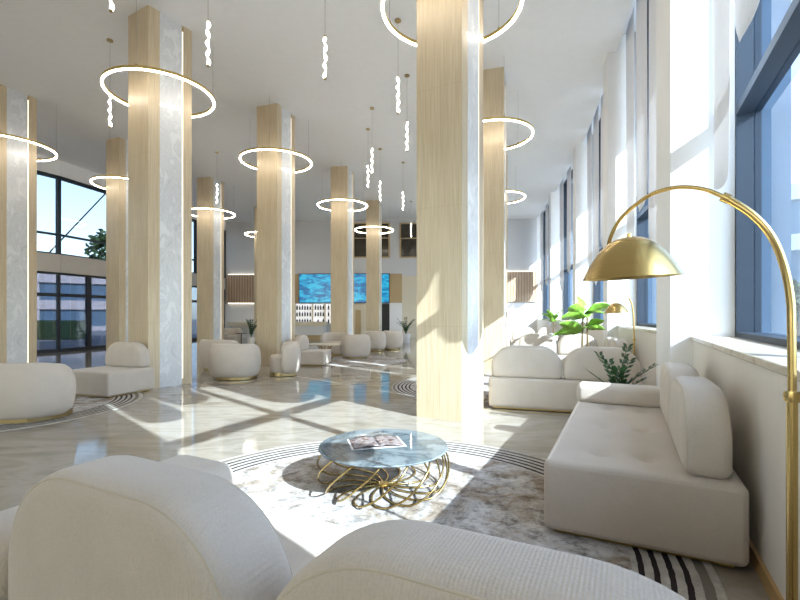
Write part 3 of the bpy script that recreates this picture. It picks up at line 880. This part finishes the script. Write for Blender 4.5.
# ------------------------------------------------------------------ plants
def leaf_mesh(L, W, droop, curl=.18, tipsharp=1.0):
    def fn(u, v):
        w = W * (math.sin(PI * min(1, u ** .80)) ** .85) * (v - .5)
        z = -droop * L * u * u + abs(v - .5) * curl * W * 2 * math.sin(PI * u) + .012 * math.sin(u * 22) * abs(v - .5)
        return Vector((w, L * u, z))
    return MB().quadgrid(fn, 14, 6)
def pot(t, r, h):
    MB().lathe([(0, 0), (r * .78, 0), (r * .84, .02), (r, h - .03), (r, h), (r - .025, h), (r - .03, h - .05), (0, h - .05)], 32).build('pot', M['pot'], t, True)
    MB().lathe([(0, h - .049), (r - .032, h - .049), (0, h - .03)], 24).build('soil', M['soil'], t)
def leafy(label, loc, ht, leaves, stems, potr=.17, poth=.35, scale=1, mat='bright_leaf'):
    t = thing('potted_plant', label, 'plant', loc)
    pot(t, potr, poth)
    for x0, y0, x1, y1, z1 in stems:
        MB().tube(spline([(x0, y0, poth - .06), (x0 * .9, y0, poth + (z1 - poth) * .5), (x1, y1, z1)]), .020 * scale, 8).build('stem', M['stem'], t, True)
    for (x, y, z, az, el, L, W, dr) in leaves:
        o = leaf_mesh(L, W, dr).build('leaf', M[mat], t, True, (x, y, z))
        roll = -48 if az < 0 else 48
        if abs(az) > 145 or abs(az) < 30: roll = 0
        o.rotation_euler = (Matrix.Rotation(R(az), 3, 'Z') @ Matrix.Rotation(R(el), 3, 'X') @ Matrix.Rotation(R(roll), 3, 'Y')).to_euler()
        so = o.modifiers.new('thick', 'SOLIDIFY'); so.thickness = .003
    return t
lv = [(.0, 0, 1.30, 95, 12, .58, .30, .35), (.02, 0, 1.38, -70, 22, .66, .32, .30), (.0, 0, 1.42, 20, 62, .42, .20, .15), (-.03, 0, 1.36, 120, 25, .60, .30, .30),
      (0, 0, 1.32, -20, 15, .45, .22, .4), (.05, 0, 1.40, -100, 28, .48, .24, .28), (-.05, .03, 1.02, 100, 25, .60, .27, .25), (-.06, .03, 1.0, 70, 5, .56, .26, .35),
      (.05, -.02, 1.08, -75, 10, .34, .20, .4), (.06, -.02, 1.12, -130, 30, .36, .2, .3), (.04, 0, 1.10, -170, 20, .34, .2, .4), (-.05, 0, 1.05, 170, 30, .3, .18, .4), (.0, 0, 1.36, -150, 20, .45, .24, .35), (.0, 0, 1.34, 165, 15, .42, .22, .4)]
leafy('tall sunlit plant with broad bright leaves on two bare stems', (3.80, 9.25, 0), 1.7, lv, [(-.05, .02, -.03, .02, 1.35), (.05, -.02, .04, -.01, 1.42)])
lv2 = [(0, 0, 1.12 + .04 * (k % 3), 47 * k, 25 + 18 * (k % 3), .42 + .05 * (k % 2), .17, .3) for k in range(10)]
leafy('smaller bright-leaved plant in a tall white pot near the far windows', (4.98, 16.2 - 1.6, 0), 1.5, lv2, [(0, 0, 0, 0, 1.18)], .14, .75)
# ferny plant between the two sofas
def zz(label, loc, h, n, spread, potr, poth, cat='plant', sd=1, stems=None):
    rnd = random.Random(sd); t = thing('potted_plant', label, cat, loc); pot(t, potr, poth)
    for k in range(len(stems) if stems else n):
        az = 2 * PI * k / n + rnd.uniform(-.3, .3); sp = spread * rnd.uniform(.45, 1.05); hh = h * rnd.uniform(.62, 1.05)
        if stems: az, sp, hh = stems[k]; hh -= poth
        pts = spline([(0, 0, poth - .06), (sp * .25 * math.cos(az), sp * .25 * math.sin(az), poth + hh * .5), (sp * math.cos(az), sp * math.sin(az), poth + hh)], 5)
        st = MB().tube(pts, [.009 * (1 - .7 * i / len(pts)) for i in range(len(pts))], 6).build('stem', M['dark_leaf'], t, True)
        mb = MB()
        for i in range(3, len(pts)):
            p = pts[i]; tg = (pts[i] - pts[i - 1]).normalized()
            for s in (-1, 1):
                sd_ = tg.cross(Vector((math.cos(az + 1.57), math.sin(az + 1.57), 0))).normalized()
                side = (tg.cross(Vector((0, 0, 1))).normalized() * s if tg.cross(Vector((0, 0, 1))).length > .05 else Vector((s, 0, 0)))
                dr_ = (side * .85 + tg * .55 + Vector((0, 0, .1))).normalized(); Lf = .105 * rnd.uniform(.8, 1.15)
                wv = dr_.cross(tg).normalized().cross(dr_).normalized() * .024
                c0 = p; c1 = p + dr_ * Lf * .5; c2 = p + dr_ * Lf
                a_ = mb.bm.verts.new(c0); b_ = mb.bm.verts.new(c1 + wv); c_ = mb.bm.verts.new(c2); d_ = mb.bm.verts.new(c1 - wv)
                up = mb.bm.verts.new(c1 + Vector((0, 0, -.004)))
                for f in ((a_, b_, up), (b_, c_, up), (c_, d_, up), (d_, a_, up)): mb.bm.faces.new(f)
        mb.build('leaflets', M['dark_leaf'], t, True)
    return t
zz('dark green plant rising behind the arm of the right-hand sofa', (2.52, 5.22, 0), .62, 9, .34, .15, .30, sd=4, stems=[(.2, .13, .96), (3.3, .22, .88), (-.2, .38, .76), (2.9, .30, .68), (.6, .26, .80), (-.5, .24, .70), (1.6, .2, .78), (4.4, .12, .72), (5.4, .30, .64)])
zz('dark potted plant standing by the beige wall left of the middle column', (.28, 21.6, 0), .75, 12, .55, .22, .45, sd=8)
zz('dark plant at the left end behind the tub chairs', (-6.35, 19.2, 0), .75, 10, .35, .16, .40, sd=9)

# ------------------------------------------------------------------ bar at the far wall
def fl(px, y_off=0.0):      # world xy on far wall at pixel column, y_off towards the camera
    d = (FARR - LEFT[0]).normalized(); p = LEFT[0] + d * far_x(px); n = Vector((d.y, -d.x)); return p + n * y_off
def place_far(o): o.location = (LEFT[0].x, LEFT[0].y, 0); o.rotation_euler.z = a_far; return o
sc = tag(place_far(empty('video_screen')), 'wide screen glowing with blue water high on the far wall', 'screen')
MB().box(far_x(300), far_x(389), -.16, -.11, far_z(300, 302.5), far_z(300, 274.5)).build('display', M['screen'], sc)
MB().box(far_x(299.3), far_x(389.7), -.12, -.065, far_z(300, 303.2), far_z(300, 273.8)).build('bezel', M['black_frame'], sc)
sh = tag(place_far(empty('bottle_shelf')), 'backlit bottle shelf behind the bar under the screen', 'shelf')
xa, xb, zb_, zt = far_x(296), far_x(333), far_z(300, 323), far_z(300, 304)
MB().box(xa, xb, -.05, -.03, zb_, zt).build('backlit_panel', M['backlit'], sh)
zs = [zb_ + (zt - zb_) * f for f in (0, .36, .70)]
for z in zs: MB().box(xa, xb, -.28, -.05, z - .02, z).build('shelf_board', M['cream'], sh)
for px in (296, 313.2, 325.5, 333): MB().box(far_x(px) - .03, far_x(px) + .03, -.28, -.05, zb_, zt).build('upright', M['cream'], sh)
bsrc = None; rnd = random.Random(3)
rowname = ['lowest', 'middle', 'top']
for r_, z in enumerate(zs):
    for k in range(13):
        px = 297.9 + k * 2.6
        if abs(px - 313.2) < 1.35 or abs(px - 325.5) < 1.35: continue
        if px > 314 and r_ == 0 and k % 2: continue
        if bsrc is None:
            bsrc = MB().lathe([(0, 0), (.042, 0), (.045, .01), (.045, .17), (.016, .22), (.016, .27), (0, .275)], 12).build('bottle', M['bottle'], None, True)
            o = bsrc
        else:
            o = bsrc.copy(); COL.objects.link(o)
        p = fl(px, .17); o.location = (p.x, p.y, z + .001); o.scale = (1.05, 1.05, rnd.uniform(.9, 1.15))
        tag(o, f'dark bottle in the {rowname[r_]} row of the backlit bar shelf', 'bottle', f'bottles in the {rowname[r_]} row behind the bar')
bar = tag(empty('bar_counter'), 'white bar counter with cream top below the bottles', 'counter'); place_far(bar)
yb = -1.6
k = (24.6 - 1.6) / 24.6
def bz(py): return CAM_Z + (315 - py) / 450 * 22.9
xa, xb = far_x(293) , far_x(330)
MB().box(xa, xb, yb, -1.0, .22, bz(327)).build('front_panel', M['bar_front'], bar)
MB().box(xa - .05, xb + .05, yb - .06, -.95, bz(327), bz(322.5), .01).build('counter_top', M['cream'], bar)
MB().box(xa + .03, xb - .03, yb + .05, -1.0, 0, .22).build('base', M['plain_oak'], bar)
bar2 = tag(place_far(empty('side_counter')), 'cream shelf counter in the lit white recess at left', 'counter')
MB().box(far_x(231), far_x(256), -.55, -.06, far_z(240, 326), far_z(240, 322)).build('counter_top', M['cream'], bar2)
for px in (232, 254): MB().box(far_x(px) - .05, far_x(px) + .05, -.45, -.10, 0, far_z(240, 326)).build('leg', M['bar_front'], bar2)
st = thing('side_table', 'small dark side table by the distant tub chair at left', 'table', (-7.05, 20.0, 0))
MB().lathe([(0, .52), (.24, .52), (.24, .545), (0, .545)], 24).build('table_top', M['black_frame'], st)
MB().tube([(0, 0, .02), (0, 0, .52)], .02).build('post', M['black_frame'], st)
MB().lathe([(0, 0), (.17, 0), (.17, .02), (0, .02)], 24).build('foot', M['black_frame'], st)

# ------------------------------------------------------------------ outdoors
structure(MB().box(-140, 140, -80, 160, -.45, -.25).build('ground', M['pavement']))
def block(label, x, y, rz, L, D, Ht, floors, m1, m2, nwin):
    t = thing('office_building', label, 'building', (x, y, -.25), R(rz))
    MB().box(0, L, 0, D, 0, Ht).build('glass_volume', M[m2], t)
    fh = Ht / floors
    for f in range(floors + 1):
        z = f * fh; MB().box(-.25, L + .25, -.30, D + .25, max(0, z - .45), z + .45).build('white_slab_band', M[m1], t)
    for k in range(nwin + 1):
        xx = k * L / nwin; MB().box(xx - .12, xx + .12, -.16, 0, 0, Ht).build('pier', M[m1], t)
    return t
block('white office building with banded windows outside the near window', 16, 34, -52, 34, 12, 8.6, 3, 'facade_white', 'facade_glass', 14)
block('pale building across the street outside the entrance', -62, 22, 38, 46, 12, 5.2, 2, 'facade_pink', 'facade_glass', 12)
def tree(label, x, y, h, r, sd):
    rnd = random.Random(sd); t = thing('tree', label, 'tree', (x, y, -.25))
    MB().tube(spline([(0, 0, 0), (.1, 0, h * .4), (0, .1, h * .85)]), [.16] * 17, 8).build('trunk', M['bark'], t, True)
    mb = MB()
    for _ in range(900):
        u = Vector((rnd.gauss(0, 1), rnd.gauss(0, 1), rnd.gauss(0, 1))).normalized() * r * rnd.uniform(.35, 1) ** .6
        c = Vector((0, 0, h * .82)) + Vector((u.x, u.y, u.z * .8)); s = rnd.uniform(.10, .22)
        a_, b_ = Vector((rnd.gauss(0, 1), rnd.gauss(0, 1), rnd.gauss(0, 1))).normalized() * s, Vector((rnd.gauss(0, 1), rnd.gauss(0, 1), rnd.gauss(0, 1))).normalized() * s
        mb.bm.faces.new([mb.bm.verts.new(c + a_), mb.bm.verts.new(c + b_), mb.bm.verts.new(c - a_), mb.bm.verts.new(c - b_)])
    mb.build('crown', M['hedge'], t)
tree('street tree whose twigs show at the right of the entrance glazing', -16.9, 27.0, 6.6, 1.7, 1)
tree('street tree seen through the entrance doors', -25, 25, 3.4, 1.7, 2)
tree('small tree outside the near window', 15.5, 17.5, 2.6, .9, 5)
h_ = MB().rbox(-36, -21, 29.0, 30.2, -.25, 1.0, .12, .5).build('hedge', M['hedge']); tag(h_, 'low dark hedge across the forecourt outside the entrance', 'hedge')
def car(label, x, y, rz):
    t = thing('car', label, 'car', (x, y, -.25), R(rz))
    MB().rbox(-2.1, 2.1, -.85, .85, .3, .85, .14, .2).build('body', M['car_dark'], t, 'all')
    MB().rbox(-1.2, 1.1, -.74, .74, .70, 1.42, .2, .2).build('cabin', M['facade_glass'], t, 'all')
    for sx in (-1.3, 1.3):
        for sy in (-.8, .8):
            w = MB().lathe([(0, -.1), (.32, -.1), (.32, .1), (0, .1)], 20).build('wheel', M['tyre'], t, True, (sx, sy, .32)); w.rotation_euler.x = PI / 2
car('dark car parked outside the entrance doors', -22.0, 21.0, 30)
c0 = PX(48, 254, 17.0); c1_ = PX(106, 193, 19.6)
dv = c1_ - c0
cb = MB().tube([c0 - dv * 2.2, c1_ + dv * 1.5], .03, 6).build('stay_cable', M['black_frame']); tag(cb, 'diagonal cable crossing outside the entrance glazing', 'cable')

# ------------------------------------------------------------------ light, sky, camera
sun = bpy.data.lights.new('sun', 'SUN'); sun.energy = 8.8; sun.angle = R(.53); sun.color = (1, .94, .85)
so = bpy.data.objects.new('sun', sun); COL.objects.link(so)
el = math.atan(.61); v = Vector((.707 * math.cos(el), -.707 * math.cos(el), math.sin(el)))
so.rotation_euler = v.to_track_quat('Z', 'Y').to_euler(); so.location = (20, -20, 20)
w = bpy.data.worlds.new('sky'); S.world = w; w.use_nodes = True; nt = w.node_tree
sky = nt.nodes.new('ShaderNodeTexSky'); sky.sky_type = 'NISHITA'; sky.sun_disc = False
sky.sun_elevation = el; sky.sun_rotation = R(135); sky.air_density = 1.0; sky.dust_density = .6; sky.ozone_density = 1.0
hs = nt.nodes.new('ShaderNodeHueSaturation'); hs.inputs['Saturation'].default_value = .62
nt.links.new(sky.outputs[0], hs.inputs['Color']); nt.links.new(hs.outputs[0], nt.nodes['Background'].inputs[0]); nt.nodes['Background'].inputs[1].default_value = .40

cam = bpy.data.cameras.new('camera'); co = bpy.data.objects.new('camera', cam); COL.objects.link(co)
cam.sensor_width = 36; cam.lens = 450 / 800 * 36; cam.shift_y = 15 / 800; cam.clip_end = 500; cam.clip_start = .02
co.location = (0, 0, CAM_Z); co.rotation_euler = (PI / 2, 0, 0); S.camera = co
S.view_settings.view_transform = 'Standard'; S.view_settings.look = 'None'; S.view_settings.gamma = 1; S.view_settings.use_curve_mapping = False
S.view_settings.exposure = 1.28
S.cycles.use_denoising = True
S.cycles.max_bounces = 10; S.cycles.diffuse_bounces = 6; S.cycles.glossy_bounces = 5; S.cycles.transparent_max_bounces = 12
S.cycles.sample_clamp_indirect = 6; S.cycles.caustics_reflective = False; S.cycles.caustics_refractive = False
